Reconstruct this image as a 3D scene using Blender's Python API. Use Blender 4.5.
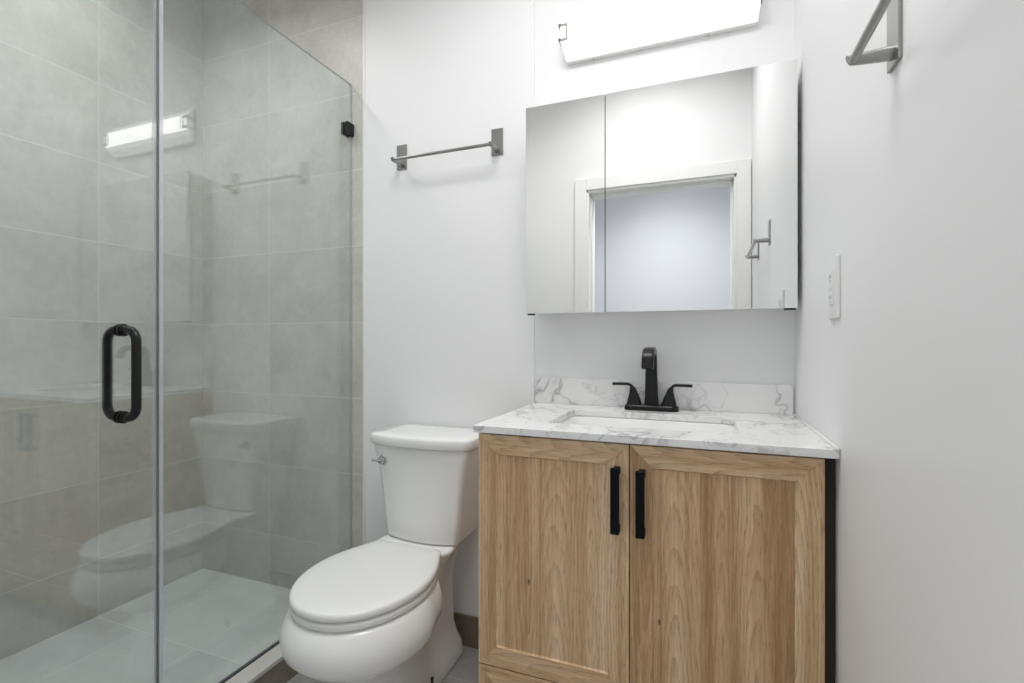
import bpy, bmesh, math
from mathutils import Vector, Matrix

for o in list(bpy.data.objects):
    bpy.data.objects.remove(o, do_unlink=True)
SC = bpy.context.scene
COL = SC.collection
PI = math.pi

# ------------------------------------------------------------------ camera
cam_d = bpy.data.cameras.new('camera')
cam_d.sensor_width = 36.0
cam_d.lens = 488.6 / 1024 * 36.0
cam_d.clip_start = 0.01
cam = bpy.data.objects.new('camera', cam_d)
cam.location = (0, 0, 1.122)
cam.rotation_euler = (PI / 2, 0, math.radians(21.18))
COL.objects.link(cam)
SC.camera = cam

# ------------------------------------------------------------------ world, exposure, lamps
w = bpy.data.worlds.new('world'); SC.world = w
w.use_nodes = True
w.node_tree.nodes['Background'].inputs[0].default_value = (0.75, 0.85, 1.0, 1)
w.node_tree.nodes['Background'].inputs[1].default_value = 0.6
SC.view_settings.view_transform = 'Standard'
SC.view_settings.look = 'None'
SC.view_settings.gamma = 1.0
SC.view_settings.use_curve_mapping = False
SC.view_settings.exposure = 0.09
SC.cycles.max_bounces = 14
SC.cycles.transparent_max_bounces = 24
SC.cycles.diffuse_bounces = 8
SC.cycles.glossy_bounces = 6
SC.cycles.sample_clamp_indirect = 6.0


def area_lamp(name, loc, size, power, colour=(1, 1, 1), spread=130):
    d = bpy.data.lights.new(name, 'AREA')
    d.shape = 'DISK'; d.size = size; d.energy = power; d.color = colour
    d.spread = math.radians(spread)       # cuts the light off sideways, as a recessed fitting would
    o = bpy.data.objects.new(name, d)
    o.location = loc                      # an area lamp faces straight down
    COL.objects.link(o)
    return o


CEIL = 2.75
area_lamp('ceiling_lamp', (-0.68, 0.95, CEIL - 0.012), 0.45, 2.3, (1.0, 0.995, 0.99), 145)
area_lamp('entry_fill', (-0.30, 0.74, CEIL - 0.012), 0.70, 9.4, (1.0, 0.995, 0.99), 158)  # unseen fill light added to lift the lower walls and vanity front
area_lamp('shower_lamp', (-1.77, 0.95, CEIL - 0.012), 0.16, 5.2, (1.0, 0.995, 0.99), 150)
area_lamp('hall_fill', (-0.25, -0.30, CEIL - 0.012), 0.45, 16.5, (0.97, 0.985, 1.0), 115)  # added out of view: soft fill coming in through the doorway
EMIT_FRONT, EMIT_SIDE = 2.6, 0.40

# ------------------------------------------------------------------ node helpers


def new_mat(name):
    m = bpy.data.materials.new(name); m.use_nodes = True
    nt = m.node_tree
    return m, nt, nt.nodes['Principled BSDF']


def lin(r, g, b):
    f = lambda c: ((c / 255 + 0.055) / 1.055) ** 2.4 if c > 10.3 else c / 255 / 12.92
    return (f(r), f(g), f(b), 1)


def node(nt, typ, **kw):
    n = nt.nodes.new(typ)
    for k, v in kw.items():
        if k.startswith('i_'):
            key = k[2:]
            n.inputs[int(key) if key.isdigit() else key.replace('_', ' ')].default_value = v
        else:
            setattr(n, k, v)
    return n


def math_n(nt, op, a, b=None, c=None):
    n = nt.nodes.new('ShaderNodeMath'); n.operation = op
    for i, v in enumerate((a, b, c)):
        if v is None: continue
        if hasattr(v, 'is_output') or isinstance(v, bpy.types.NodeSocket): nt.links.new(v, n.inputs[i])
        else: n.inputs[i].default_value = v
    return n.outputs[0]


def mix_rgb(nt, fac, a, b, mode='MIX'):
    n = nt.nodes.new('ShaderNodeMix'); n.data_type = 'RGBA'; n.blend_type = mode
    for idx, v in ((0, fac), (6, a), (7, b)):
        if isinstance(v, bpy.types.NodeSocket): nt.links.new(v, n.inputs[idx])
        else: n.inputs[idx].default_value = v
    return n.outputs[2]


def ramp(nt, fac, stops):
    n = nt.nodes.new('ShaderNodeValToRGB')
    el = n.color_ramp.elements
    while len(el) < len(stops): el.new(0.5)
    for e, (p, c) in zip(el, stops):
        e.position = p; e.color = c if len(c) == 4 else (*c, 1)
    nt.links.new(fac, n.inputs[0])
    return n.outputs[0]


def scaled_coord(nt, sx, sy, sz, loc=(0, 0, 0)):
    tc = nt.nodes.new('ShaderNodeTexCoord')
    mp = nt.nodes.new('ShaderNodeMapping')
    mp.inputs['Scale'].default_value = (sx, sy, sz)
    mp.inputs['Location'].default_value = loc
    nt.links.new(tc.outputs['Object'], mp.inputs[0])
    return mp.outputs[0]


def simple(name, col, rough=0.5, metal=0.0, spec=0.5, coat=0.0):
    m, nt, p = new_mat(name)
    p.inputs['Base Color'].default_value = col
    p.inputs['Roughness'].default_value = rough
    p.inputs['Metallic'].default_value = metal
    p.inputs['Specular IOR Level'].default_value = spec
    p.inputs['Coat Weight'].default_value = coat
    return m


def paint(name, col, rough=0.45, bump=0.02):
    m, nt, p = new_mat(name)
    p.inputs['Base Color'].default_value = col
    p.inputs['Roughness'].default_value = rough
    p.inputs['Specular IOR Level'].default_value = 0.3
    n = node(nt, 'ShaderNodeTexNoise', i_Scale=260.0, i_Detail=3.0)
    nt.links.new(scaled_coord(nt, 1, 1, 1), n.inputs['Vector'])
    b = node(nt, 'ShaderNodeBump', i_Strength=bump, i_Distance=0.004)
    nt.links.new(n.outputs[0], b.inputs['Height']); nt.links.new(b.outputs[0], p.inputs['Normal'])
    return m


def tile_mat(name, axes, size, origin, c_dark, c_light, c_grout, grout=0.0028, rough=0.38):
    """Large porcelain tile, laid in a straight grid; axes picks the two object axes it is laid along."""
    m, nt, p = new_mat(name)
    tc = nt.nodes.new('ShaderNodeTexCoord')
    sep = nt.nodes.new('ShaderNodeSeparateXYZ'); nt.links.new(tc.outputs['Object'], sep.inputs[0])
    masks, ids = [], []
    for ax, s, o in zip(axes, size, origin):
        t = math_n(nt, 'DIVIDE', math_n(nt, 'SUBTRACT', sep.outputs[ax], o), s)
        ids.append(math_n(nt, 'FLOOR', t))
        d = math_n(nt, 'MULTIPLY', math_n(nt, 'SUBTRACT', 0.5, math_n(nt, 'ABSOLUTE', math_n(nt, 'SUBTRACT', math_n(nt, 'FRACT', t), 0.5))), s)
        masks.append(math_n(nt, 'LESS_THAN', d, grout / 2))
    gm = math_n(nt, 'MAXIMUM', masks[0], masks[1])
    comb = nt.nodes.new('ShaderNodeCombineXYZ')
    nt.links.new(ids[0], comb.inputs[0]); nt.links.new(ids[1], comb.inputs[1])
    wn = node(nt, 'ShaderNodeTexWhiteNoise', noise_dimensions='3D'); nt.links.new(comb.outputs[0], wn.inputs['Vector'])
    # every tile shows a different cut of the same stone pattern
    off = nt.nodes.new('ShaderNodeVectorMath'); off.operation = 'MULTIPLY_ADD'
    nt.links.new(wn.outputs['Color'], off.inputs[0]); off.inputs[1].default_value = (9, 9, 9)
    nt.links.new(tc.outputs['Object'], off.inputs[2])
    n1 = node(nt, 'ShaderNodeTexNoise', i_Scale=5.5, i_Detail=8.0, i_Roughness=0.62, i_Distortion=0.6)
    nt.links.new(off.outputs[0], n1.inputs['Vector'])
    n2 = node(nt, 'ShaderNodeTexNoise', i_Scale=42.0, i_Detail=5.0, i_Roughness=0.7)
    nt.links.new(off.outputs[0], n2.inputs['Vector'])
    f = math_n(nt, 'ADD', math_n(nt, 'MULTIPLY', n1.outputs[0], 0.6), math_n(nt, 'MULTIPLY', n2.outputs[0], 0.4))
    col = ramp(nt, f, [(0.36, c_dark), (0.66, c_light)])
    # thin pale scratches in the stone
    vein = math_n(nt, 'ABSOLUTE', math_n(nt, 'SUBTRACT', n1.outputs[0], 0.5))
    vm = math_n(nt, 'MULTIPLY', math_n(nt, 'LESS_THAN', vein, 0.008), 0.10)
    col = mix_rgb(nt, vm, col, c_light)
    tone = math_n(nt, 'ADD', 0.94, math_n(nt, 'MULTIPLY', wn.outputs['Value'], 0.12))
    sc = nt.nodes.new('ShaderNodeVectorMath'); sc.operation = 'SCALE'
    nt.links.new(col, sc.inputs[0]); nt.links.new(tone, sc.inputs['Scale'])
    col = mix_rgb(nt, gm, sc.outputs[0], c_grout)
    nt.links.new(col, p.inputs['Base Color'])
    nt.links.new(math_n(nt, 'ADD', rough, math_n(nt, 'MULTIPLY', gm, 0.4)), p.inputs['Roughness'])
    b = node(nt, 'ShaderNodeBump', i_Strength=0.25, i_Distance=0.002)
    nt.links.new(math_n(nt, 'SUBTRACT', math_n(nt, 'MULTIPLY', n2.outputs[0], 0.12), gm), b.inputs['Height'])
    nt.links.new(b.outputs[0], p.inputs['Normal'])
    p.inputs['Specular IOR Level'].default_value = 0.4
    return m


def oak(name, along, seed=0.0):
    """Light natural oak; the grain runs along object axis 'along' (0 = x, 2 = z)."""
    m, nt, p = new_mat(name)
    tc = nt.nodes.new('ShaderNodeTexCoord')
    sep = nt.nodes.new('ShaderNodeSeparateXYZ'); nt.links.new(tc.outputs['Object'], sep.inputs[0])
    a = sep.outputs[along]; c = sep.outputs[2 if along == 0 else 0]
    c = math_n(nt, 'ADD', c, seed)

    def vec(ka, kc, off=0.0):
        cb = nt.nodes.new('ShaderNodeCombineXYZ')
        nt.links.new(math_n(nt, 'MULTIPLY', c, kc), cb.inputs[0])
        nt.links.new(math_n(nt, 'MULTIPLY', a, ka), cb.inputs[1])
        cb.inputs[2].default_value = off
        return cb.outputs[0]

    def noise(v, det=3.0, rough=0.55, dist=0.0):
        n = node(nt, 'ShaderNodeTexNoise', i_Scale=1.0, i_Detail=det, i_Roughness=rough, i_Distortion=dist)
        nt.links.new(v, n.inputs['Vector']); return n.outputs[0]
    # the sheet is made of strips sawn from different logs: each has its own tone and its own ring centre
    SW = 0.074
    ct = math_n(nt, 'DIVIDE', math_n(nt, 'ADD', c, math_n(nt, 'MULTIPLY', math_n(nt, 'SUBTRACT', noise(vec(0.0, 9.0, 4.4), 1.0), 0.5), 0.06)), SW)
    wn = node(nt, 'ShaderNodeTexWhiteNoise', noise_dimensions='1D'); nt.links.new(math_n(nt, 'FLOOR', ct), wn.inputs['W'])
    rs = nt.nodes.new('ShaderNodeSeparateColor'); nt.links.new(wn.outputs['Color'], rs.inputs[0])
    r1, r2, r3 = rs.outputs[0], rs.outputs[1], rs.outputs[2]
    dx = math_n(nt, 'MULTIPLY', math_n(nt, 'ADD', math_n(nt, 'SUBTRACT', math_n(nt, 'FRACT', ct), 0.5), math_n(nt, 'MULTIPLY', math_n(nt, 'SUBTRACT', r1, 0.5), 0.7)), SW)
    dx = math_n(nt, 'ADD', dx, math_n(nt, 'MULTIPLY', math_n(nt, 'SUBTRACT', noise(vec(5.0, 4.0, 6.1), 2.0), 0.5), 0.016))
    dp = math_n(nt, 'ADD', math_n(nt, 'MULTIPLY', math_n(nt, 'SUBTRACT', a, math_n(nt, 'MULTIPLY', r2, 0.9)), math_n(nt, 'ADD', 0.05, math_n(nt, 'MULTIPLY', r3, 0.06))),
                math_n(nt, 'MULTIPLY', math_n(nt, 'SUBTRACT', noise(vec(3.5, 12.0, 2.2), 3.0), 0.5), 0.018))
    rad = math_n(nt, 'SQRT', math_n(nt, 'ADD', math_n(nt, 'MULTIPLY', dx, dx), math_n(nt, 'MULTIPLY', dp, dp)))
    rad = math_n(nt, 'ADD', rad, math_n(nt, 'MULTIPLY', noise(vec(18.0, 160.0, 1.3), 3.0, 0.6), 0.0028))
    rings = math_n(nt, 'POWER', math_n(nt, 'FRACT', math_n(nt, 'DIVIDE', rad, 0.0075)), 2.2)
    strength = noise(vec(1.4, 22.0, 8.8), 2.0)
    pores = noise(vec(26.0, 620.0, 5.0), 3.0, 0.72)
    pore_line = ramp(nt, pores, [(0.36, (1, 1, 1)), (0.48, (0, 0, 0))])
    fine = noise(vec(7.0, 210.0, 9.0), 4.0, 0.65)
    knots = node(nt, 'ShaderNodeTexVoronoi', i_Scale=1.0); nt.links.new(vec(4.2, 9.0, 2.0), knots.inputs['Vector'])
    knot = ramp(nt, knots.outputs['Distance'], [(0.018, (1, 1, 1)), (0.04, (0, 0, 0))])
    soft = noise(vec(0.5, 26.0, 3.1), 2.0)
    f = math_n(nt, 'ADD', math_n(nt, 'MULTIPLY', fine, 0.34), math_n(nt, 'ADD', math_n(nt, 'MULTIPLY', soft, 0.57), math_n(nt, 'MULTIPLY', r3, 0.09)))
    col = ramp(nt, f, [(0.36, lin(172, 135, 98)), (0.50, lin(212, 178, 139)), (0.64, lin(234, 208, 175))])
    col = mix_rgb(nt, math_n(nt, 'MULTIPLY', math_n(nt, 'MULTIPLY', rings, strength), 0.66), col, lin(148, 113, 78))
    col = mix_rgb(nt, math_n(nt, 'MULTIPLY', math_n(nt, 'MULTIPLY', pore_line, math_n(nt, 'ADD', 0.45, rings)), 0.55), col, lin(124, 92, 61))
    col = mix_rgb(nt, math_n(nt, 'MULTIPLY', knot, 0.75), col, lin(70, 48, 32))
    nt.links.new(col, p.inputs['Base Color'])
    p.inputs['Roughness'].default_value = 0.55
    p.inputs['Specular IOR Level'].default_value = 0.3
    b = node(nt, 'ShaderNodeBump', i_Strength=0.12, i_Distance=0.001)
    nt.links.new(pores, b.inputs['Height']); nt.links.new(b.outputs[0], p.inputs['Normal'])
    return m


def marble(name):
    m, nt, p = new_mat(name)
    v = scaled_coord(nt, 1, 1, 1, (0.3, 0.1, 0.7))
    n0 = node(nt, 'ShaderNodeTexNoise', i_Scale=2.6, i_Detail=4.0, i_Roughness=0.6)
    nt.links.new(v, n0.inputs['Vector'])
    add = nt.nodes.new('ShaderNodeVectorMath'); add.operation = 'MULTIPLY_ADD'
    nt.links.new(n0.outputs['Color'], add.inputs[0]); add.inputs[1].default_value = (0.5, 0.5, 0.5); nt.links.new(v, add.inputs[2])

    def lines(scale, detail, width, off):
        mp = nt.nodes.new('ShaderNodeMapping'); mp.inputs['Location'].default_value = off
        mp.inputs['Rotation'].default_value = (0.3, 0.7, 0.9); mp.inputs['Scale'].default_value = (1.0, 0.45, 1.0)
        nt.links.new(add.outputs[0], mp.inputs[0])
        n = node(nt, 'ShaderNodeTexNoise', i_Scale=scale, i_Detail=detail, i_Roughness=0.5)
        nt.links.new(mp.outputs[0], n.inputs['Vector'])
        d = math_n(nt, 'ABSOLUTE', math_n(nt, 'SUBTRACT', n.outputs[0], 0.5))
        return ramp(nt, d, [(0.0, (1, 1, 1)), (width * 0.35, (0.6, 0.6, 0.6)), (width, (0, 0, 0))]), n.outputs[0]
    va, na = lines(5.0, 5.0, 0.021, (1.3, 4.2, 2.0))
    vb, nb = lines(9.5, 4.5, 0.018, (5.3, 3.2, 1.7))
    n2 = node(nt, 'ShaderNodeTexNoise', i_Scale=5.0, i_Detail=3.0); nt.links.new(v, n2.inputs['Vector'])
    pa = ramp(nt, n2.outputs[0], [(0.36, (0.08, 0.08, 0.08)), (0.58, (1, 1, 1))])
    pb = ramp(nt, n2.outputs[0], [(0.46, (1, 1, 1)), (0.60, (0.05, 0.05, 0.05))])
    halo = ramp(nt, math_n(nt, 'ABSOLUTE', math_n(nt, 'SUBTRACT', na, 0.5)), [(0.0, (1, 1, 1)), (0.09, (0, 0, 0))])
    col = mix_rgb(nt, math_n(nt, 'MULTIPLY', math_n(nt, 'MULTIPLY', halo, pa), 0.17), (0.82, 0.82, 0.815, 1), (0.50, 0.50, 0.50, 1))
    col = mix_rgb(nt, math_n(nt, 'MULTIPLY', math_n(nt, 'MULTIPLY', va, pa), 0.68), col, (0.28, 0.275, 0.275, 1))
    col = mix_rgb(nt, math_n(nt, 'MULTIPLY', math_n(nt, 'MULTIPLY', vb, pb), 0.42), col, (0.34, 0.335, 0.335, 1))
    nt.links.new(col, p.inputs['Base Color'])
    p.inputs['Roughness'].default_value = 0.22
    return m


def pane_glass(name, tint):
    """Clear toughened glass: each face lets the view through and reflects by Schlick's law."""
    m = bpy.data.materials.new(name); m.use_nodes = True
    nt = m.node_tree
    for n in list(nt.nodes): nt.nodes.remove(n)
    out = nt.nodes.new('ShaderNodeOutputMaterial')
    tr = node(nt, 'ShaderNodeBsdfTransparent', i_Color=tint)
    gl = node(nt, 'ShaderNodeBsdfGlossy', i_Roughness=0.0)
    gl.inputs['Color'].default_value = (1, 1, 1, 1)
    lw = node(nt, 'ShaderNodeLayerWeight', i_Blend=0.5)
    f5 = math_n(nt, 'POWER', lw.outputs['Facing'], 5.0)
    fr = math_n(nt, 'ADD', 0.10, math_n(nt, 'MULTIPLY', f5, 0.90))
    mx = nt.nodes.new('ShaderNodeMixShader')
    nt.links.new(fr, mx.inputs[0]); nt.links.new(tr.outputs[0], mx.inputs[1]); nt.links.new(gl.outputs[0], mx.inputs[2])
    nt.links.new(mx.outputs[0], out.inputs[0])
    return m


def brushed(name, col, rough=0.32):
    m, nt, p = new_mat(name)
    p.inputs['Base Color'].default_value = col
    p.inputs['Metallic'].default_value = 1.0
    n = node(nt, 'ShaderNodeTexNoise', i_Scale=1.0, i_Detail=3.0)
    nt.links.new(scaled_coord(nt, 60, 60, 900), n.inputs['Vector'])
    nt.links.new(math_n(nt, 'ADD', rough - 0.08, math_n(nt, 'MULTIPLY', n.outputs[0], 0.16)), p.inputs['Roughness'])
    return m


M = {}
M['wall'] = paint('white_wall_paint', (0.85, 0.85, 0.855, 1), 0.42)
M['ceiling'] = paint('white_ceiling_paint', (0.90, 0.90, 0.90, 1), 0.7)
M['trim'] = paint('white_trim_paint', (0.84, 0.84, 0.82, 1), 0.3, 0.005)
M['hall'] = paint('hall_wall_paint', (0.70, 0.715, 0.74, 1), 0.55)
TD, TL, TG = lin(183, 181, 174), lin(207, 205, 198), lin(217, 216, 211)
M['tile_back'] = tile_mat('grey_stone_tile_back', (0, 2), (0.61, 0.3103), (-1.782, 0.27), TD, TL, TG)
M['tile_left'] = tile_mat('grey_stone_tile_side', (1, 2), (0.61, 0.3103), (1.198, 0.27), TD, TL, TG)
M['tile_pan'] = tile_mat('grey_stone_tile_shower_floor', (0, 1), (0.305, 0.61), (-1.95, 1.19), lin(208, 210, 209), lin(226, 228, 227), lin(240, 242, 241))
M['tile_floor'] = tile_mat('grey_stone_tile_floor', (0, 1), (0.61, 0.305), (-1.27, 1.45), lin(150, 150, 149), lin(178, 178, 177), lin(200, 200, 198))
M['tile_curb'] = tile_mat('taupe_tile_curb', (1, 2), (0.61, 0.4), (1.10, -0.2), lin(118, 108, 96), lin(146, 136, 123), lin(190, 188, 180))
M['tile_base'] = tile_mat('taupe_tile_baseboard', (0, 2), (0.61, 0.5), (-1.0, -0.3), lin(116, 104, 92), lin(142, 131, 118), lin(180, 176, 168))
M['sill'] = paint('pale_stone_sill', lin(205, 203, 198), 0.35, 0.005)
M['oak_v'] = oak('light_oak_upright', 2)
M['oak_v2'] = oak('light_oak_upright_second_sheet', 2, 0.83)
M['oak_h'] = oak('light_oak_level', 0, 0.4)
M['oak_side'] = M['oak_v']
M['marble'] = marble('white_veined_quartz')
M['glass'] = pane_glass('clear_shower_glass', (0.938, 0.970, 0.971, 1))
M['glass_edge'] = simple('polished_glass_edge', (0.45, 0.48, 0.47, 1), 0.2)


def vinyl(name, body):
    m, nt, p = new_mat(name)
    p.inputs['Base Color'].default_value = (0.72, 0.75, 0.80, 1); p.inputs['Roughness'].default_value = 0.25
    tr = nt.nodes.new('ShaderNodeBsdfTransparent'); mx = nt.nodes.new('ShaderNodeMixShader'); mx.inputs[0].default_value = body
    nt.links.new(tr.outputs[0], mx.inputs[1]); nt.links.new(p.outputs[0], mx.inputs[2])
    nt.links.new(mx.outputs[0], nt.nodes['Material Output'].inputs[0])
    return m


M['seal_clear'] = vinyl('clear_vinyl_flange', 0.07)
M['seal'] = vinyl('clear_vinyl_seal', 0.42)
M['seal_dark'] = simple('dark_seal_lip', (0.05, 0.055, 0.07, 1), 0.4)
M['black'] = simple('matte_black_metal', (0.006, 0.006, 0.006, 1), 0.30, 0.0, 0.35)
M['blackwood'] = simple('flat_black_pull', (0.004, 0.004, 0.004, 1), 0.6, 0.0, 0.15)
M['nickel'] = brushed('brushed_nickel', (0.37, 0.365, 0.355, 1))
M['clip'] = simple('grey_satin_clip', (0.30, 0.295, 0.285, 1), 0.5, 0.2)
M['gap_shade'] = simple('dark_brown_gap_shade', (0.030, 0.023, 0.018, 1), 0.7)
M['chrome'] = simple('chrome', (0.62, 0.62, 0.62, 1), 0.12, 1.0)
M['mirror'] = simple('mirror_glass', (0.90, 0.905, 0.90, 1), 0.0, 1.0)
M['alu'] = simple('satin_aluminium', (0.55, 0.55, 0.54, 1), 0.35, 1.0)
M['dark'] = simple('dark_gap', (0.02, 0.02, 0.02, 1), 0.7)
M['ceramic'] = simple('white_ceramic', (0.88, 0.88, 0.87, 1), 0.09, 0.0, 0.5)
M['seat'] = simple('white_seat_plastic', (0.86, 0.86, 0.85, 1), 0.20, 0.0, 0.5)
M['plastic'] = simple('white_plastic', (0.82, 0.82, 0.81, 1), 0.28)
M['slot'] = simple('socket_slot', (0.30, 0.30, 0.30, 1), 0.6)
M['white_metal'] = simple('white_enamelled_metal', (0.78, 0.78, 0.77, 1), 0.4)
for key, nm, es in (('lit_front', 'lit_acrylic_front', EMIT_FRONT), ('lit_slope', 'lit_acrylic_bend', EMIT_FRONT * 0.28), ('lit_side', 'lit_acrylic_slope', EMIT_SIDE)):
    mm, nt_, p_ = new_mat(nm)
    p_.inputs['Base Color'].default_value = (0.9, 0.9, 0.9, 1)
    p_.inputs['Emission Color'].default_value = (1.0, 0.99, 0.965, 1)
    p_.inputs['Emission Strength'].default_value = es
    M[key] = mm

# ------------------------------------------------------------------ mesh helpers


def link(name, bm, mat, parent=None, smooth=False, bevel=0.0, segs=3, subsurf=0, mats=None, angle=40):
    bmesh.ops.recalc_face_normals(bm, faces=bm.faces)
    me = bpy.data.meshes.new(name)
    bm.to_mesh(me); bm.free()
    for x in (mats or [mat]): me.materials.append(x)
    if smooth:
        for pl in me.polygons: pl.use_smooth = True
    o = bpy.data.objects.new(name, me)
    COL.objects.link(o)
    if parent is not None:
        o.parent = parent
        # parts are modelled in room coordinates; move them into the parent's frame
        if parent.type == 'EMPTY':
            o.matrix_parent_inverse = Matrix.Translation(parent.location).inverted()
    if bevel > 0:
        b = o.modifiers.new('bevel', 'BEVEL'); b.width = bevel; b.segments = segs
        b.limit_method = 'ANGLE'; b.angle_limit = math.radians(35)
        for pl in me.polygons: pl.use_smooth = True
        wn = o.modifiers.new('normals', 'WEIGHTED_NORMAL'); wn.keep_sharp = False
    if subsurf:
        s = o.modifiers.new('smooth', 'SUBSURF'); s.levels = subsurf; s.render_levels = subsurf
    return o


def box(bm, x0, x1, y0, y1, z0, z1):
    vs = [bm.verts.new((x, y, z)) for z in (z0, z1) for (x, y) in ((x0, y0), (x1, y0), (x1, y1), (x0, y1))]
    for f in ((0, 1, 2, 3), (4, 5, 6, 7), (0, 1, 5, 4), (1, 2, 6, 5), (2, 3, 7, 6), (3, 0, 4, 7)):
        bm.faces.new([vs[i] for i in f])
    return bm


def B(*boxes):
    bm = bmesh.new()
    for b in boxes: box(bm, *b)
    return bm


def loft(bm, rings, cap0=True, cap1=True, closed=True):
    rv = [[bm.verts.new(p) for p in r] for r in rings]
    n = len(rv[0])
    for a, b in zip(rv[:-1], rv[1:]):
        for i in range(n if closed else n - 1):
            j = (i + 1) % n
            bm.faces.new((a[i], a[j], b[j], b[i]))
    for flag, r in ((cap0, rv[0]), (cap1, rv[-1])):
        if flag == 'fan':
            c = bm.verts.new(sum((v.co for v in r), Vector()) / n)
            for i in range(n): bm.faces.new((r[i], r[(i + 1) % n], c))
        elif flag: bm.faces.new(r)
    return bm


def sweep(bm, pts, prof, up=(0, 0, 1), scales=None):
    """Sweep a closed 2-D profile (list of (a, b)) along points; a lies along the side vector."""
    pts = [Vector(p) for p in pts]; rings = []
    for i, p in enumerate(pts):
        t = (pts[min(i + 1, len(pts) - 1)] - pts[max(i - 1, 0)]).normalized()
        s = t.cross(Vector(up)).normalized(); u = s.cross(t).normalized()
        k = scales[i] if scales else (1, 1)
        rings.append([p + s * (a * k[0]) + u * (b * k[1]) for a, b in prof])
    return loft(bm, rings)


def circle(r, n=24):
    return [(r * math.cos(2 * PI * i / n), r * math.sin(2 * PI * i / n)) for i in range(n)]


def rrect2(hw, hh, r, n=6):
    out = []
    for cx, cy, a0 in ((hw - r, hh - r, 0), (-hw + r, hh - r, 90), (-hw + r, -hh + r, 180), (hw - r, -hh + r, 270)):
        for i in range(n + 1):
            a = math.radians(a0 + 90 * i / n)
            out.append((cx + r * math.cos(a), cy + r * math.sin(a)))
    return out


def cyl(bm, p0, p1, r, n=24):
    d = (Vector(p1) - Vector(p0)).normalized()
    up = (0, 0, 1) if abs(d.z) < 0.9 else (1, 0, 0)
    return sweep(bm, [p0, p1], circle(r, n), up)


def empty(name, loc):
    e = bpy.data.objects.new(name, None); e.location = loc; e.empty_display_size = 0.05
    COL.objects.link(e); return e


def tag(o, label, cat, group=None):
    o['label'] = label; o['category'] = cat
    if group: o['group'] = group
    return o


def structure(o, label=None, cat=None):
    o['kind'] = 'structure'
    if label: o['label'] = label
    if cat: o['category'] = cat
    return o


# ------------------------------------------------------------------ room geometry (metres)
YB = 1.626          # face of the toilet wall and of the shower tile
YV = 1.630          # face of the wall behind the vanity (set back a little)
XR = 0.255          # right wall
XL = -2.1975        # tiled left wall of the shower
XG = -1.337         # shower glass
XT = -1.277         # end of the tile on the back wall
YF = 0.09           # bathroom face of the door wall
YH = -1.12          # far wall of the hall
VX0 = -0.546        # left edge of the vanity recess

structure(link('floor', B((XL - 0.1, XR + 0.1, YH - 0.1, YV + 0.1, -0.06, 0.0)), M['tile_floor']), 'grey stone tiled bathroom floor', 'floor')
structure(link('ceiling', B((XL - 0.1, XR + 1.0, YH - 0.1, YV + 0.1, CEIL, CEIL + 0.06)), M['ceiling']), 'white ceiling above the bathroom', 'ceiling')
bm = B((XT + 0.012, VX0, YB, YV + 0.1, 0.0, CEIL), (VX0, XR, YV, YV + 0.1, 0.0, CEIL))
structure(link('wall_back', bm, M['wall']), 'white wall behind the toilet and vanity', 'wall')
structure(link('wall_back_tiled', B((XL, XT, YB, YV + 0.1, 0.0, CEIL)), M['tile_back']), 'grey tiled end wall of the shower', 'wall')
structure(link('wall_left', B((XL - 0.1, XL, YF, YV + 0.1, 0.0, CEIL)), M['tile_left']), 'grey tiled long wall of the shower', 'wall')
structure(link('wall_right', B((XR, XR + 0.1, -0.03, YV + 0.1, 0.0, CEIL)), M['wall']), 'white wall to the right of the vanity', 'wall')
# wall with the doorway the picture is taken from
DX0, DX1, DZ = -0.648, 0.180, 2.036
bm = B((XL - 0.1, DX0, YF - 0.12, YF, 0, CEIL), (DX1, XR, YF - 0.12, YF, 0, CEIL), (DX0, DX1, YF - 0.12, YF, DZ, CEIL))
structure(link('wall_front', bm, M['wall']), 'white wall with the doorway', 'wall')
cw, ct = 0.070, 0.018
for (yy0, yy1) in ((YF, YF + ct),):
    bm = B((DX0 - cw, DX0, yy0, yy1, 0, DZ + cw), (DX1, DX1 + cw, yy0, yy1, 0, DZ + cw), (DX0, DX1, yy0, yy1, DZ, DZ + cw),
           (DX0 - 0.001, DX0 + 0.014, YF - 0.12, YF + 0.006, 0, DZ), (DX1 - 0.014, DX1 + 0.001, YF - 0.12, YF + 0.006, 0, DZ),
           (DX0, DX1, YF - 0.12, YF + 0.006, DZ - 0.014, DZ + 0.001),
           (DX0 + 0.013, DX0 + 0.025, YF - 0.12, YF - 0.045, 0, DZ - 0.014), (DX1 - 0.025, DX1 - 0.013, YF - 0.12, YF - 0.045, 0, DZ - 0.014),
           (DX0 + 0.013, DX1 - 0.013, YF - 0.12, YF - 0.045, DZ - 0.026, DZ - 0.013))
structure(link('trim_1', bm, M['trim'], bevel=0.002, segs=2), 'white casing around the doorway seen in the mirror', 'door frame')
# the hall beyond the doorway
bm = B((XL - 0.1, XR + 1.0, YH - 0.1, YH, 0, CEIL), (XR + 0.9, XR + 1.0, YH, YF, 0, CEIL), (XL - 0.1, XL, YH, YF - 0.12, 0, CEIL), (XR + 0.1, XR + 0.9, -0.03, YF, 0, CEIL))
structure(link('wall_hall', bm, M['hall']), 'pale grey hall wall reflected in the mirror', 'wall')
structure(link('floor_hall', B((XR + 0.1, XR + 1.0, YH - 0.1, YF, -0.06, 0)), M['tile_floor']))
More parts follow.
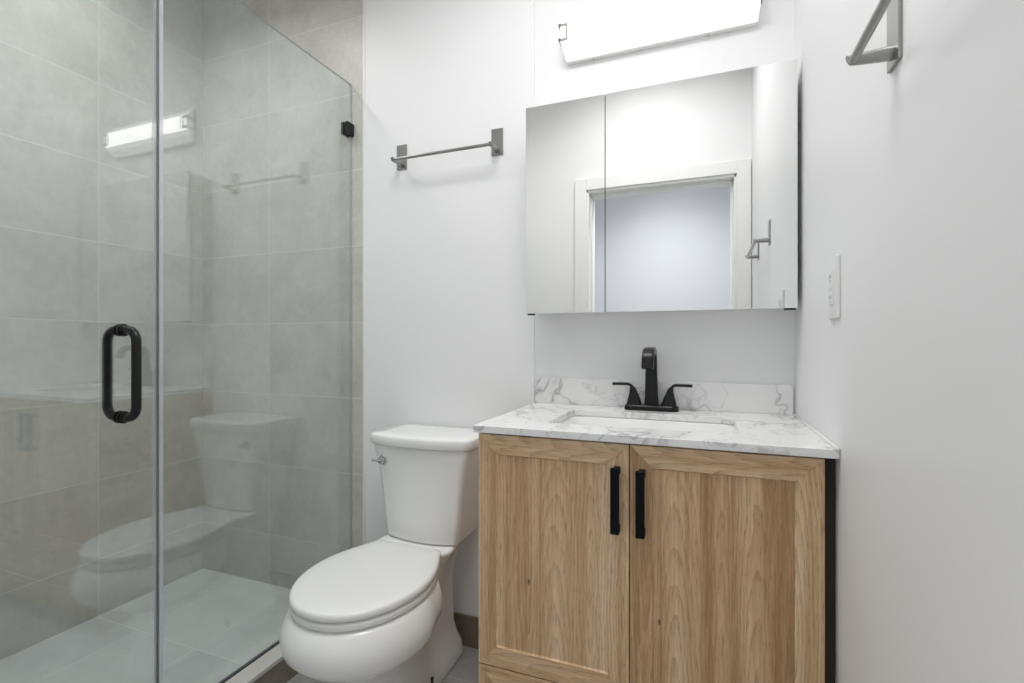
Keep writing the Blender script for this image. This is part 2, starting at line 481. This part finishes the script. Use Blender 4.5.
# shower pan, curb, skirting, tile edge strip
structure(link('floor_shower', B((XL, XG - 0.012, YF, YB, 0.0, 0.05)), M['tile_pan']), 'pale grey tiled shower floor', 'floor')
structure(link('trim_2', B((XG - 0.012, XT + 0.006, YF, YB, 0.0, 0.086)), M['tile_curb']), 'taupe tiled face of the shower curb', 'curb')
structure(link('trim_3', B((XG - 0.014, XT + 0.008, YF, YB, 0.086, 0.1005)), M['sill'], bevel=0.002, segs=2), 'pale stone cap on the shower curb', 'curb')
structure(link('baseboard_back', B((XT + 0.012, VX0, YB - 0.011, YB, 0.0, 0.112)), M['tile_base'], bevel=0.0015, segs=2), 'taupe tile skirting between toilet and vanity', 'baseboard')
structure(link('trim_4', B((XT, XT + 0.012, YB - 0.003, YB + 0.05, 0.10, CEIL)), M['white_metal'], bevel=0.0012, segs=2), 'slim strip finishing the edge of the shower tile', 'trim')

# ------------------------------------------------------------------ shower glass
GT = 0.008
YS = 0.862          # seam between fixed panel and door
GZ0, GZ1 = 0.104, 2.172


fp = empty('shower_panel', (XG, 1.24, 0.1005))
tag(fp, 'fixed clear glass shower panel clamped to the tiled end wall', 'glass panel')
bm = B((XG - GT / 2, XG + GT / 2, YS + 0.004, YB - 0.004, GZ0, GZ1)); bm.normal_update()
for f in bm.faces: f.material_index = 1 if abs(f.normal.x) < 0.5 else 0
link('pane', bm, None, fp, mats=[M['glass'], M['glass_edge']])
bm = B((XG + GT / 2 - 0.001, XG + GT / 2 + 0.013, YB - 0.040, YB - 0.003, 1.957, 2.006), (XG - GT / 2 - 0.013, XG - GT / 2 + 0.001, YB - 0.040, YB - 0.003, 1.957, 2.006),
       (XG - GT / 2 - 0.013, XG + GT / 2 + 0.013, YB - 0.004, YB, 1.957, 2.006))
link('clamp', bm, M['black'], fp, bevel=0.0015, segs=2)['label'] = 'square black glass clamp'
link('edge_channel', B((XG - 0.0056, XG + 0.0056, YS + 0.0022, YS + 0.0125, GZ0, GZ1)), M['seal'], fp)['label'] = 'pale strip along the free edge of the panel'
link('sill_seal', B((XG - 0.006, XG + 0.006, YS + 0.004, YB - 0.004, 0.1005, 0.1045)), M['seal_dark'], fp)['label'] = 'dark sealing strip under the panel'

sd = empty('shower_door', (XG, 0.48, 0.1005))
tag(sd, 'frameless clear glass shower door with a black pull handle', 'shower door')
bm = B((XG - GT / 2, XG + GT / 2, YF + 0.012, YS - 0.004, GZ0 + 0.006, GZ1)); bm.normal_update()
for f in bm.faces: f.material_index = 1 if abs(f.normal.x) < 0.5 else 0
link('pane', bm, None, sd, mats=[M['glass'], M['glass_edge']])
link('edge_seal', B((XG - 0.003, XG + 0.003, YS - 0.0018, YS + 0.0012, GZ0 + 0.006, GZ1)), M['seal_dark'], sd)['label'] = 'dark vertical seal on the closing edge'
link('seal_leg', B((XG + 0.0052, XG + 0.0065, YS - 0.016, YS + 0.0005, GZ0 + 0.006, GZ1)), M['seal_clear'], sd)['label'] = 'clear vinyl flange of the door seal'
for zc in (0.42, 1.86):
    link('hinge', B((XG - 0.018, XG + 0.018, YF + 0.001, YF + 0.085, zc - 0.045, zc + 0.045)), M['black'], sd, bevel=0.002, segs=2)
# back-to-back D pull: one loop on each side of the glass
HY, HZ0, HZ1 = 0.778, 0.935, 1.150
hbm = bmesh.new()
for sgn, off in ((1, 0.056), (-1, 0.056)):
    pts = []
    r = 0.030
    path = [(0.004, HZ1)]
    for i in range(9):
        a = PI / 2 * i / 8
        path.append((off - r + r * math.sin(a), HZ1 - r + r * math.cos(a)))
    for i in range(9):
        a = PI / 2 * i / 8
        path.append((off - r + r * math.cos(a), HZ0 + r - r * math.sin(a)))
    path.append((0.004, HZ0))
    sweep(hbm, [(XG + sgn * d, HY, z) for d, z in path], circle(0.0105, 20), (0, 1, 0))
h = link('handle', hbm, M['black'], sd, smooth=True); h['label'] = 'matte black back-to-back pull handle'
for z in (HZ0, HZ1):
    wb = bmesh.new()
    for s in (1, -1):
        cyl(wb, (XG + s * 0.004, HY, z), (XG + s * 0.010, HY, z), 0.0155)
        cyl(wb, (XG + s * 0.010, HY, z), (XG + s * 0.019, HY, z), 0.0125)
    o = link('washer', wb, M['black'], h, bevel=0.001, segs=2)

# ------------------------------------------------------------------ vanity cabinet
CX0, CX1, CY0, CZ1 = -0.535, 0.2315, 1.142, 0.889
CB = YV - 0.002
CZB = 0.105
DOORT = 0.020
vc = empty('vanity_cabinet', ((CX0 + CX1) / 2, 1.38, 0))
tag(vc, 'light oak two-door bathroom vanity cabinet with black bar pulls', 'cabinet')
t = 0.016
bm = B((CX0, CX0 + t, CY0 + DOORT + 0.001, CB, 0.0, CZ1), (CX1 - t, CX1, CY0 + DOORT + 0.001, CB, 0.0, CZ1),
       (CX0 + t, CX1 - t, CB - 0.012, CB, CZB, CZ1), (CX0 + t, CX1 - t, CY0 + DOORT + 0.001, CB - 0.012, CZB - t, CZB),
       (CX0 + t, CX1 - t, CY0 + 0.075, CY0 + 0.09, 0.0, CZB - t), (CX0 + t, CX1 - t, CY0 + DOORT + 0.001, CY0 + 0.05, 0.286, 0.300),
       (CX0 + t, CX1 - t, CY0 + DOORT + 0.001, CY0 + 0.07, CZ1 - 0.02, CZ1))
link('body', bm, M['oak_v'], vc, bevel=0.0008, segs=1)
link('gap_shade_strip', B((CX1 + 0.0005, XR - 0.001, CY0 + 0.022, CY0 + 0.036, 0.0, CZ1 - 0.001)), M['gap_shade'], vc)['label'] = 'dark strip painted as the shade in the gap beside the wall'  # dark colour stands in for shade between cabinet and wall


def frame_piece(bm, quad, y0, y1, lip):
    """A mitred frame member from four (x, z) corners: outer two, then inner two (with a bevel at the inner edge)."""
    f = [bm.verts.new((x, y0, z)) for x, z in quad]
    b = [bm.verts.new((x, y1, z)) for x, z in quad]
    bm.faces.new(f); bm.faces.new(b)
    for i in range(4):
        j = (i + 1) % 4
        bm.faces.new((f[i], f[j], b[j], b[i]))


def shaker(name, x0, x1, z0, z1, fw, panel_mat, pull=None):
    yA, yB = CY0, CY0 + DOORT
    i0, i1, k0, k1 = x0 + fw, x1 - fw, z0 + fw, z1 - fw
    d = link(name, B((i0 - 0.004, i1 + 0.004, yA + 0.0055, yB - 0.003, k0 - 0.004, k1 + 0.004)), panel_mat, vc)
    for q, nm, mt in (([(x0, z0), (x0, z1), (i0, k1), (i0, k0)], 'stile', M['oak_v2']), ([(x1, z1), (x1, z0), (i1, k0), (i1, k1)], 'stile', M['oak_v']),
                      ([(x0, z1), (x1, z1), (i1, k1), (i0, k1)], 'rail', M['oak_h']), ([(x1, z0), (x0, z0), (i0, k0), (i1, k0)], 'rail', M['oak_h'])):
        b_ = bmesh.new(); frame_piece(b_, q, yA, yB, 0)
        link(nm, b_, mt, d, bevel=0.0008, segs=2)
    # the little sloping bead where the frame drops to the panel
    b_ = bmesh.new()
    o_ = [(i0, k0), (i1, k0), (i1, k1), (i0, k1)]
    n_ = [(i0 + 0.003, k0 + 0.003), (i1 - 0.003, k0 + 0.003), (i1 - 0.003, k1 - 0.003), (i0 + 0.003, k1 - 0.003)]
    ov = [b_.verts.new((x, yA + 0.0015, z)) for x, z in o_]; nv = [b_.verts.new((x, yA + 0.0054, z)) for x, z in n_]
    bk = [b_.verts.new((x, yA + 0.006, z)) for x, z in o_]
    for i in range(4):
        j = (i + 1) % 4
        b_.faces.new((ov[i], ov[j], nv[j], nv[i])); b_.faces.new((nv[i], nv[j], bk[j], bk[i])); b_.faces.new((bk[i], bk[j], ov[j], ov[i]))
    link('bead', b_, M['oak_v'], d)
    if pull:
        px, pz0, pz1 = pull
        b_ = B((px - 0.0105, px + 0.0085, yA - 0.030, yA - 0.018, pz0, pz1), (px - 0.006, px + 0.0085, yA - 0.019, yA, pz0 + 0.0, pz0 + 0.016), (px - 0.006, px + 0.0085, yA - 0.019, yA, pz1 - 0.016, pz1))
        link('handle', b_, M['blackwood'], d, bevel=0.0012, segs=2)['label'] = 'flat black bar pull'
    return d


CXM = (CX0 + CX1) / 2 - 0.002
DT = CZ1 - 0.004
shaker('door', CX0, CXM - 0.0012, 0.297, DT, 0.049, M['oak_v'], (CXM - 0.0285, 0.685, 0.834))
shaker('door', CXM + 0.0012, CX1, 0.297, DT, 0.049, M['oak_v2'], (CXM + 0.0275, 0.684, 0.832))
shaker('drawer', CX0, CX1, 0.112, 0.2935, 0.046, M['oak_h'])

# ------------------------------------------------------------------ countertop with backsplash, sink
KX0, KX1, KY0, KY1 = -0.5435, 0.2535, 1.127, YV - 0.001
KZ0, KZ1 = CZ1 + 0.0015, 0.9086
YBS = 1.617         # face of the backsplash
SX0, SX1, SY0, SY1, SR = -0.378, 0.084, 1.232, 1.502, 0.030
kt = empty('vanity_countertop', ((KX0 + KX1) / 2, 1.38, KZ0))
tag(kt, 'white quartz vanity top with grey veins on the oak cabinet', 'countertop')
bm = bmesh.new()


def ring_xy(cx, cy, hw, hh, r, z, n=6):
    return [(cx + a, cy + b, z) for a, b in rrect2(hw, hh, r, n)]


scx, scy, shw, shh = (SX0 + SX1) / 2, (SY0 + SY1) / 2, (SX1 - SX0) / 2, (SY1 - SY0) / 2
inner = [bm.verts.new(p) for p in ring_xy(scx, scy, shw, shh, SR, KZ1)]
outer = [bm.verts.new(p) for p in ((KX0, KY0, KZ1), (KX1, KY0, KZ1), (KX1, KY1, KZ1), (KX0, KY1, KZ1))]
es = [bm.edges.new((inner[i], inner[(i + 1) % len(inner)])) for i in range(len(inner))] + [bm.edges.new((outer[i], outer[(i + 1) % 4])) for i in range(4)]
bmesh.ops.triangle_fill(bm, edges=es, use_beauty=True)
fs = list(bm.faces)
ex = bmesh.ops.extrude_face_region(bm, geom=fs)
bmesh.ops.translate(bm, verts=[g for g in ex['geom'] if isinstance(g, bmesh.types.BMVert)], vec=(0, 0, KZ0 - KZ1))
link('slab', bm, M['marble'], kt, bevel=0.0015, segs=2)
link('backsplash', B((KX0 + 0.002, XR - 0.006, YBS, YV - 0.0005, KZ1, 0.9955)), M['marble'], kt, bevel=0.0015, segs=2)
cb = bmesh.new()
sweep(cb, [(XR - 0.004, KY0 + 0.001, KZ1 + 0.001), (XR - 0.004, YBS, KZ1 + 0.001)], circle(0.004, 10))
link('caulk_bead', cb, M['white_metal'], kt, smooth=True)['label'] = 'white bead of caulk along the right wall'

bm = bmesh.new()
rings = []
for (e, z) in ((0.012, KZ0 - 0.0005), (0.004, KZ0 - 0.0005), (0.0, KZ0 - 0.006), (-0.004, 0.85), (-0.010, 0.80), (-0.022, 0.772), (-0.045, 0.762)):
    rings.append(ring_xy(scx, scy, shw + e, shh + e, SR + max(e, -0.01), z))
loft(bm, rings, cap0=False, cap1=True)
sk = link('sink', bm, M['ceramic'], smooth=True)
so = sk.modifiers.new('thickness', 'SOLIDIFY'); so.thickness = 0.006; so.offset = -1
tag(sk, 'white rectangular undermount basin set into the quartz top', 'sink')

# ------------------------------------------------------------------ faucet
FX, FY = -0.145, 1.576
fa = empty('faucet', (FX, FY, KZ1))
tag(fa, 'matte black two-handle faucet standing behind the basin', 'faucet')
bm = bmesh.new()
loft(bm, [ring_xy(FX, FY, 0.082, 0.0275, 0.020, KZ1), ring_xy(FX, FY, 0.081, 0.0265, 0.0195, KZ1 + 0.012), ring_xy(FX, FY, 0.077, 0.023, 0.018, KZ1 + 0.0165)])
link('base_plate', bm, M['black'], fa, smooth=False, bevel=0.001, segs=2)
# spout: a flattened column that arches forward and turns down
pts, sc = [], []
H = 0.197
for z, k in ((0.012, 1.18), (0.05, 1.05), (0.10, 0.97), (0.14, 0.93)):
    pts.append((FX, FY + 0.004 - z * 0.03, KZ1 + z)); sc.append((k, 1.0))
R1 = 0.040
cy_, cz_ = FY - 0.001 - R1, KZ1 + H - 0.012 - R1
for i in range(1, 9):
    a = PI / 2 * i / 8
    pts.append((FX, cy_ + R1 * math.cos(a), cz_ + R1 * math.sin(a))); sc.append((0.93 - 0.01 * i / 8, 1.0 - 0.15 * i / 8))
pts.append((FX, cy_ - 0.030, cz_ + R1 - 0.001)); sc.append((0.92, 0.85))
R2 = 0.030
cy2, cz2 = cy_ - 0.040, cz_ + R1 - R2 - 0.003
for i in range(0, 7):
    a = PI / 2 + math.radians(72) * i / 6
    pts.append((FX, cy2 + R2 * math.cos(a), cz2 + R2 * math.sin(a))); sc.append((0.92, 0.85))
end = pts[-1]
pts.append((FX, end[1] - 0.007, end[2] - 0.026)); sc.append((0.92, 0.85))
bm = bmesh.new()
rings = []
for i, p in enumerate(pts):
    pa, pb = Vector(pts[max(i - 1, 0)]), Vector(pts[min(i + 1, len(pts) - 1)])
    tg = (pb - pa).normalized()
    side = Vector((1, 0, 0)); nn = side.cross(tg).normalized()
    rings.append([Vector(p) + side * (a * sc[i][0]) + nn * (b * sc[i][1]) for a, b in rrect2(0.0185, 0.0135, 0.007, 5)])
loft(bm, rings)
link('spout', bm, M['black'], fa, smooth=True, bevel=0.001, segs=2)
for s in (-1, 1):
    hx = FX + s * 0.052
    bm = bmesh.new()
    rr = []
    for z, hw, hd, dx in ((0.012, 0.024, 0.019, 0.0), (0.02, 0.0225, 0.018, 0.0), (0.04, 0.0165, 0.0145, 0.001), (0.058, 0.0105, 0.0115, 0.003), (0.070, 0.0075, 0.010, 0.006)):
        rr.append([(hx + s * dx + a, FY + b, KZ1 + z) for a, b in rrect2(hw, hd, min(hw, hd) * 0.6, 5)])
    loft(bm, rr)
    path = [(hx + s * 0.002, FY, KZ1 + 0.060), (hx + s * 0.006, FY, KZ1 + 0.070), (hx + s * 0.012, FY, KZ1 + 0.0765), (hx + s * 0.020, FY, KZ1 + 0.0795), (hx + s * 0.045, FY - 0.001, KZ1 + 0.0795), (hx + s * 0.068, FY - 0.002, KZ1 + 0.079)]
    sweep(bm, path, rrect2(0.0095, 0.0042, 0.002, 3), (0, 0, 1))
    link('handle', bm, M['black'], fa, smooth=True, bevel=0.001, segs=2)

# ------------------------------------------------------------------ mirrored medicine cabinet
YM = 1.510
MX0, MX1, MXS, MZ0, MZ1 = -0.536, 0.2425, -0.277, 1.213, 1.886
mc = empty('medicine_cabinet', ((MX0 + MX1) / 2, YV, MZ0))
tag(mc, 'mirrored two-door medicine cabinet above the vanity top', 'cabinet')
link('body', B((MX0 + 0.008, MX1 - 0.004, YM + 0.022, YV - 0.001, MZ0 + 0.004, MZ1 - 0.004)), M['white_metal'], mc, bevel=0.001, segs=1)
for x0, x1 in ((MX0, MXS - 0.0014), (MXS + 0.0014, MX1)):
    d = link('door', B((x0 + 0.0005, x1 - 0.0005, YM + 0.005, YM + 0.020, MZ0 + 0.0005, MZ1 - 0.0005)), M['alu'], mc)
    link('mirror', B((x0, x1, YM, YM + 0.005, MZ0, MZ1)), M['mirror'], d)['label'] = 'polished mirror face'
for x0, x1 in ((MX0 + 0.004, MX0 + 0.026), (MX1 - 0.030, MX1 - 0.003)):
    link('hinge_cap', B((x0, x1, YM + 0.004, YM + 0.02, MZ0 - 0.0045, MZ0 + 0.0)), M['dark'], mc)
link('divider', B((MXS - 0.0013, MXS + 0.0013, YM + 0.006, YM + 0.03, MZ0 + 0.001, MZ1 - 0.001)), M['dark'], mc)

# ------------------------------------------------------------------ vanity light bar
LX0, LX1, LZ, LYF, LYB = -0.436, 0.161, 2.146, 1.572, 1.612
vl = empty('vanity_light', ((LX0 + LX1) / 2, YV, LZ))
tag(vl, 'lit white acrylic bar light on the wall above the mirrored cabinet', 'wall light')
prof = [(LYB, LZ - 0.076, 0.010), (LYF + 0.020, LZ - 0.052, 0.004), (LYF + 0.005, LZ - 0.036, 0.001), (LYF + 0.001, LZ - 0.028, 0), (LYF, LZ - 0.020, 0), (LYF, LZ + 0.020, 0), (LYF + 0.001, LZ + 0.028, 0), (LYF + 0.005, LZ + 0.036, 0.001), (LYF + 0.020, LZ + 0.052, 0.004), (LYB, LZ + 0.076, 0.010)]
bm = bmesh.new()
loft(bm, [[(x + s * dx, y, z) for y, z, dx in prof] for x, s in ((LX0, 1), (LX1, -0.4))])
bm.normal_update()
bmesh.ops.recalc_face_normals(bm, faces=bm.faces)
for f in bm.faces: f.material_index = 0 if f.normal.y < -0.85 else (2 if f.normal.y < 0 and max(v.co.y for v in f.verts) < LYF + 0.03 else 1)
link('diffuser', bm, None, vl, mats=[M['lit_front'], M['lit_side'], M['lit_slope']])['label'] = 'glowing white diffuser'
link('back_plate', B((LX0 + 0.012, LX1 - 0.005, LYB, YV - 0.001, LZ - 0.079, LZ + 0.079)), M['white_metal'], vl, bevel=0.001, segs=1)
for x in (LX0 + 0.10, LX1 - 0.14):
    sb = bmesh.new(); cyl(sb, (x, LYB + 0.010, LZ - 0.0815), (x, LYB + 0.010, LZ - 0.0785), 0.003, 12)
    link('screw', sb, M['alu'], vl)
for s, x in ((-1, LX0), (1, LX1)):
    # U-shaped metal clip hugging the end of the diffuser
    bm = bmesh.new()
    o1, i1 = x + s * 0.006, x - s * 0.024
    for z in (LZ + 0.024, LZ - 0.024):
        box(bm, min(o1, i1), max(o1, i1), LYF - 0.005, LYF + 0.001, z - 0.004, z + 0.004)
        box(bm, min(o1, x), max(o1, x), LYF - 0.005, LYB, z - 0.003, z + 0.003)
    box(bm, min(i1, i1 + s * 0.006), max(i1, i1 + s * 0.006), LYF - 0.005, LYF + 0.001, LZ - 0.021, LZ + 0.021)
    link('clip', bm, M['clip'], vl)['label'] = 'grey metal end clip'

# ------------------------------------------------------------------ towel bars


def towel_bar(label, base, along, out, length, gap=0.058):
    """base: middle of the rail's wall line at arm height; along, out: unit vectors on the wall and off it."""
    base, al, ou = Vector(base), Vector(along), Vector(out)
    up = Vector((0, 0, 1))
    e = empty('towel_bar', base)
    tag(e, label, 'towel bar', 'brushed nickel towel bars')

    def pbox(bm, c, ha, ho0, ho1, z0, z1):
        vs = []
        for z in (z0, z1):
            for a, o in ((-ha, ho0), (ha, ho0), (ha, ho1), (-ha, ho1)):
                vs.append(bm.verts.new(c + al * a + ou * o + up * z))
        for f in ((0, 1, 2, 3), (4, 5, 6, 7), (0, 1, 5, 4), (1, 2, 6, 5), (2, 3, 7, 6), (3, 0, 4, 7)):
            bm.faces.new([vs[i] for i in f])
    for s in (-1, 1):
        c = base + al * (s * length / 2)
        bm = bmesh.new(); pbox(bm, c, 0.0225, 0.0, 0.005, -0.018, 0.077)
        pl = link('wall_plate', bm, M['nickel'], e, bevel=0.001, segs=2)
        bm = bmesh.new()
        # arm: a round peg cut off at a slant, thicker at the wall
        rings = []
        for o, r in ((0.004, 0.0098), (0.02, 0.0094), (gap - 0.004, 0.0078), (gap + 0.006, 0.0072)):
            rings.append([c + al * (r * math.cos(t)) + up * (r * math.sin(t)) + ou * (o + (0.0035 * math.sin(t) if o > gap else 0)) for t in [2 * PI * i / 20 for i in range(20)]])
        loft(bm, rings)
        link('arm', bm, M['nickel'], e, smooth=True, bevel=0.0006, segs=1)
    bm = bmesh.new()
    cyl(bm, base + al * (-length / 2 - 0.004) + ou * gap, base + al * (length / 2 + 0.004) + ou * gap, 0.006, 20)
    link('rail', bm, M['nickel'], e, smooth=True, bevel=0.0006, segs=1)
    return e


towel_bar('brushed nickel towel bar on the white wall above the toilet', (-0.888, YB, 1.812), (1, 0, 0), (0, -1, 0), 0.404, 0.060)
towel_bar('brushed nickel towel bar high on the right-hand wall', (XR, 0.833 - 0.202, 1.527), (0, 1, 0), (-1, 0, 0), 0.404, 0.051)

# ------------------------------------------------------------------ wall socket
OY, OZ = 1.163, 1.231
ol = empty('wall_outlet', (XR, OY, OZ))
tag(ol, 'white wall socket on the right-hand wall beside the mirror', 'outlet')
bm = B((XR - 0.007, XR, OY - 0.037, OY + 0.037, OZ - 0.0625, OZ + 0.0625))
link('cover_plate', bm, M['plastic'], ol, bevel=0.0025, segs=3)
d = link('receptacle', B((XR - 0.010, XR - 0.006, OY - 0.0165, OY + 0.0165, OZ - 0.0335, OZ + 0.0335)), M['plastic'], ol, bevel=0.0012, segs=2)
for zc in (OZ + 0.021, OZ - 0.021):
    bm = bmesh.new()
    for dy, hh in ((-0.0063, 0.0035), (0.0063, 0.0042)):
        box(bm, XR - 0.0106, XR - 0.0098, OY + dy - 0.0009, OY + dy + 0.0009, zc - hh + 0.002, zc + hh + 0.002)
    cyl(bm, (XR - 0.0106, OY, zc - 0.007), (XR - 0.0098, OY, zc - 0.007), 0.0022, 12)
    link('socket', bm, M['slot'], d)['label'] = 'dark socket slots'
link('button', B((XR - 0.0115, XR - 0.0095, OY - 0.010, OY - 0.0012, OZ - 0.004, OZ + 0.004)), M['plastic'], d, bevel=0.0006, segs=1)
link('button', B((XR - 0.0115, XR - 0.0095, OY + 0.0012, OY + 0.010, OZ - 0.004, OZ + 0.004)), M['plastic'], d, bevel=0.0006, segs=1)

# ------------------------------------------------------------------ toilet
TX = -0.894
to = empty('toilet', (TX, 1.30, 0))
tag(to, 'white two-piece toilet with closed lid beside the shower glass', 'toilet')


def hermite(pts, y):
    """Smooth interpolation of half-widths along y."""
    for (y0, w0), (y1, w1) in zip(pts[:-1], pts[1:]):
        if y <= y1:
            t = (y - y0) / (y1 - y0); t = t * t * (3 - 2 * t)
            return w0 + (w1 - w0) * t
    return pts[-1][1]


def egg(yf, yc, wc, rear, z, nf=14, nr=18, rise=0.0, rise_y=(1.33, 1.41), corner=0.02, convex=False):
    """Closed outline: half-ellipse in front of yc, then half-widths through 'rear' [(y, w), ...]."""
    yf, yc = yf - 0.021, yc - 0.021
    rear = [(y - 0.024 if y < 1.5 else y, w_) for y, w_ in rear]
    rise_y = (rise_y[0] - 0.03, rise_y[1] - 0.03)
    right = []
    for i in range(nf):
        a = PI / 2 * i / nf
        right.append((wc * math.sin(a) ** 0.96 if i else 0.0, yc - (yc - yf) * math.cos(a)))
    st = [(yc, wc)] + rear
    yb = rear[-1][0]
    for i in range(nr + 1):
        y = yc + (yb - corner - yc) * i / nr
        if convex:      # one smooth outward curve from the widest point to the rear
            t_ = (y - yc) / (yb - yc)
            right.append((st[-1][1] + (wc - st[-1][1]) * math.cos(t_ * PI / 2) ** 0.9 if t_ < 1 else st[-1][1], y))
        else: right.append((hermite(st, y), y))
    wl = right[-1][0]
    for i in range(1, 5):
        a = PI / 2 * i / 4
        right.append((wl - corner + corner * math.cos(a), yb - corner + corner * math.sin(a)))
    out = []

    def zz(y):
        t = min(1, max(0, (y - rise_y[0]) / (rise_y[1] - rise_y[0]))); return z + rise * t * t * (3 - 2 * t)
    for x, y in right: out.append((TX + x, y, zz(y)))
    for x, y in reversed(right[1:]): out.append((TX - x, y, zz(y)))
    return out


lev = [
    # z, front, yc, half width, rear stations, rise at the rear
    (0.000, 1.075, 1.26, 0.102, [(1.45, 0.098), (1.585, 0.096)], 0.0),
    (0.010, 1.072, 1.26, 0.104, [(1.45, 0.100), (1.587, 0.098)], 0.0),
    (0.050, 1.078, 1.26, 0.100, [(1.45, 0.095), (1.585, 0.092)], 0.0),
    (0.080, 1.092, 1.26, 0.092, [(1.45, 0.080), (1.58, 0.076)], 0.0),
    (0.120, 1.100, 1.26, 0.085, [(1.45, 0.068), (1.575, 0.066)], 0.0),
    (0.198, 1.092, 1.25, 0.090, [(1.42, 0.066), (1.575, 0.064)], 0.0),
    (0.224, 1.060, 1.22, 0.118, [(1.30, 0.096), (1.40, 0.068), (1.575, 0.064)], 0.0),
    (0.250, 1.010, 1.20, 0.156, [(1.29, 0.130), (1.39, 0.074), (1.575, 0.064)], 0.0),
    (0.276, 0.970, 1.19, 0.185, [(1.29, 0.158), (1.39, 0.082), (1.575, 0.064)], 0.002),
    (0.306, 0.942, 1.18, 0.203, [(1.29, 0.178), (1.39, 0.090), (1.58, 0.068)], 0.008),
    (0.336, 0.935, 1.18, 0.207, [(1.29, 0.183), (1.39, 0.098), (1.44, 0.094), (1.59, 0.075)], 0.020),
    (0.363, 0.941, 1.18, 0.201, [(1.29, 0.178), (1.385, 0.107), (1.43, 0.116), (1.597, 0.087)], 0.036),
    (0.383, 0.953, 1.18, 0.191, [(1.29, 0.170), (1.38, 0.117), (1.42, 0.138), (1.602, 0.098)], 0.050),
    (0.392, 0.961, 1.18, 0.184, [(1.29, 0.163), (1.38, 0.117), (1.42, 0.140), (1.602, 0.100)], 0.0515),
    (0.395, 0.972, 1.18, 0.174, [(1.29, 0.153), (1.38, 0.110), (1.42, 0.134), (1.595, 0.094)], 0.0515),
]
bm = bmesh.new()
loft(bm, [egg(f, yc, wc, re, z * 1.034, rise=rs * 0.74) for z, f, yc, wc, re, rs in lev])
link('bowl', bm, M['ceramic'], to, smooth=True)


def slab_egg(name, prof, mat, yf, yc, wc, rear, dome=0.0, cap=True):
    bm = bmesh.new()
    rings = []
    for ins, z in prof:
        rings.append(egg(yf + ins, yc, wc - ins, [(y - (ins if k == len(rear) - 1 else 0), w_ - ins) for k, (y, w_) in enumerate(rear)], z + 0.0135, corner=0.03, convex=True))
    last = rings[-1]
    c = Vector((TX, yc - 0.01, 0))
    for k, dz in ((0.85, 0.35), (0.6, 0.7), (0.3, 0.93)):
        rings.append([(c.x + (p[0] - c.x) * k, c.y + (p[1] - c.y) * k, p[2] + dome * dz) for p in last])
    loft(bm, rings, cap0=True, cap1='fan')
    return link(name, bm, mat, to, smooth=True)


rear_s = [(1.402, 0.112)]
slab_egg('seat', [(0.035, 0.3985), (0.004, 0.3992), (0.001, 0.403), (0.001, 0.413), (0.0025, 0.4175), (0.030, 0.4182)], M['seat'], 0.959, 1.185, 0.1855, rear_s)
slab_egg('seat_lid', [(0.035, 0.4232), (0.003, 0.4235), (0.0, 0.4265), (0.0005, 0.436), (0.003, 0.4415), (0.010, 0.4440)], M['seat'], 0.958, 1.185, 0.186, rear_s, dome=0.004)


def tank_ring(hw, yf, yb, z, bow=0.018, rc=0.045, rb=0.015):
    """Bow-fronted rounded rectangle."""
    out = []
    def corner(cx, cy, r, a0, a1, n):
        for i in range(n + 1):
            a = math.radians(a0 + (a1 - a0) * i / n); out.append([cx + r * math.cos(a), cy + r * math.sin(a)])
    corner(hw - rb, yb - rb, rb, 0, 90, 5)
    corner(-hw + rb, yb - rb, rb, 90, 180, 5)
    corner(-hw + rc, yf + bow + rc, rc, 180, 262, 8)
    for i in range(1, 12):
        u = -1 + 2 * i / 12
        out.append([u * (hw - rc), yf + bow * abs(u) ** 2.2])
    corner(hw - rc, yf + bow + rc, rc, 278, 360, 8)
    return [(TX + 0.010 + x, y, z) for x, y in out]


bm = bmesh.new()
loft(bm, [tank_ring(hw, yf - 0.018, yb, z + 0.004, rc=rc) for hw, yf, yb, z, rc in (
    (0.126, 1.436, 1.598, 0.4425, 0.018), (0.135, 1.426, 1.603, 0.4465, 0.022), (0.139, 1.422, 1.605, 0.456, 0.024), (0.146, 1.419, 1.606, 0.52, 0.024),
    (0.154, 1.415, 1.607, 0.60, 0.025), (0.165, 1.411, 1.608, 0.67, 0.026), (0.177, 1.407, 1.609, 0.725, 0.028), (0.190, 1.404, 1.610, 0.768, 0.030))])
link('tank', bm, M['ceramic'], to, smooth=True)
bm = bmesh.new()
loft(bm, [tank_ring(hw, yf - 0.018, yb, z + 0.004, rc=0.034, bow=0.022) for hw, yf, yb, z in (
    (0.186, 1.404, 1.608, 0.766), (0.195, 1.394, 1.612, 0.767), (0.1965, 1.391, 1.613, 0.771), (0.1965, 1.391, 1.613, 0.793), (0.195, 1.3925, 1.612, 0.798), (0.191, 1.397, 1.608, 0.801), (0.15, 1.43, 1.59, 0.802))])
link('tank_lid', bm, M['ceramic'], to, smooth=True)
bm = bmesh.new()
lx, ly, lz = TX - 0.122, 1.404, 0.717
cyl(bm, (lx, ly + 0.006, lz), (lx, ly - 0.006, lz), 0.0165, 28)
fl = link('flush_lever', bm, M['chrome'], to, bevel=0.002, segs=2)
fl['label'] = 'chrome flush lever'
bm = bmesh.new()
cyl(bm, (lx, ly - 0.005, lz), (lx, ly - 0.022, lz), 0.0105, 24)
sweep(bm, [(lx + 0.004, ly - 0.018, lz), (lx - 0.012, ly - 0.021, lz + 0.001), (lx - 0.022, ly - 0.025, lz + 0.002), (lx - 0.030, ly - 0.027, lz + 0.003)], circle(0.0046, 14))
link('lever_arm', bm, M['chrome'], fl, smooth=True, bevel=0.0008, segs=1)
for s in (-1, 1):
    bm = bmesh.new()
    cyl(bm, (TX + s * 0.112, 1.33, 0.045), (TX + s * 0.112, 1.33, 0.075), 0.0045, 12)
    link('floor_bolt', bm, M['dark'], to)
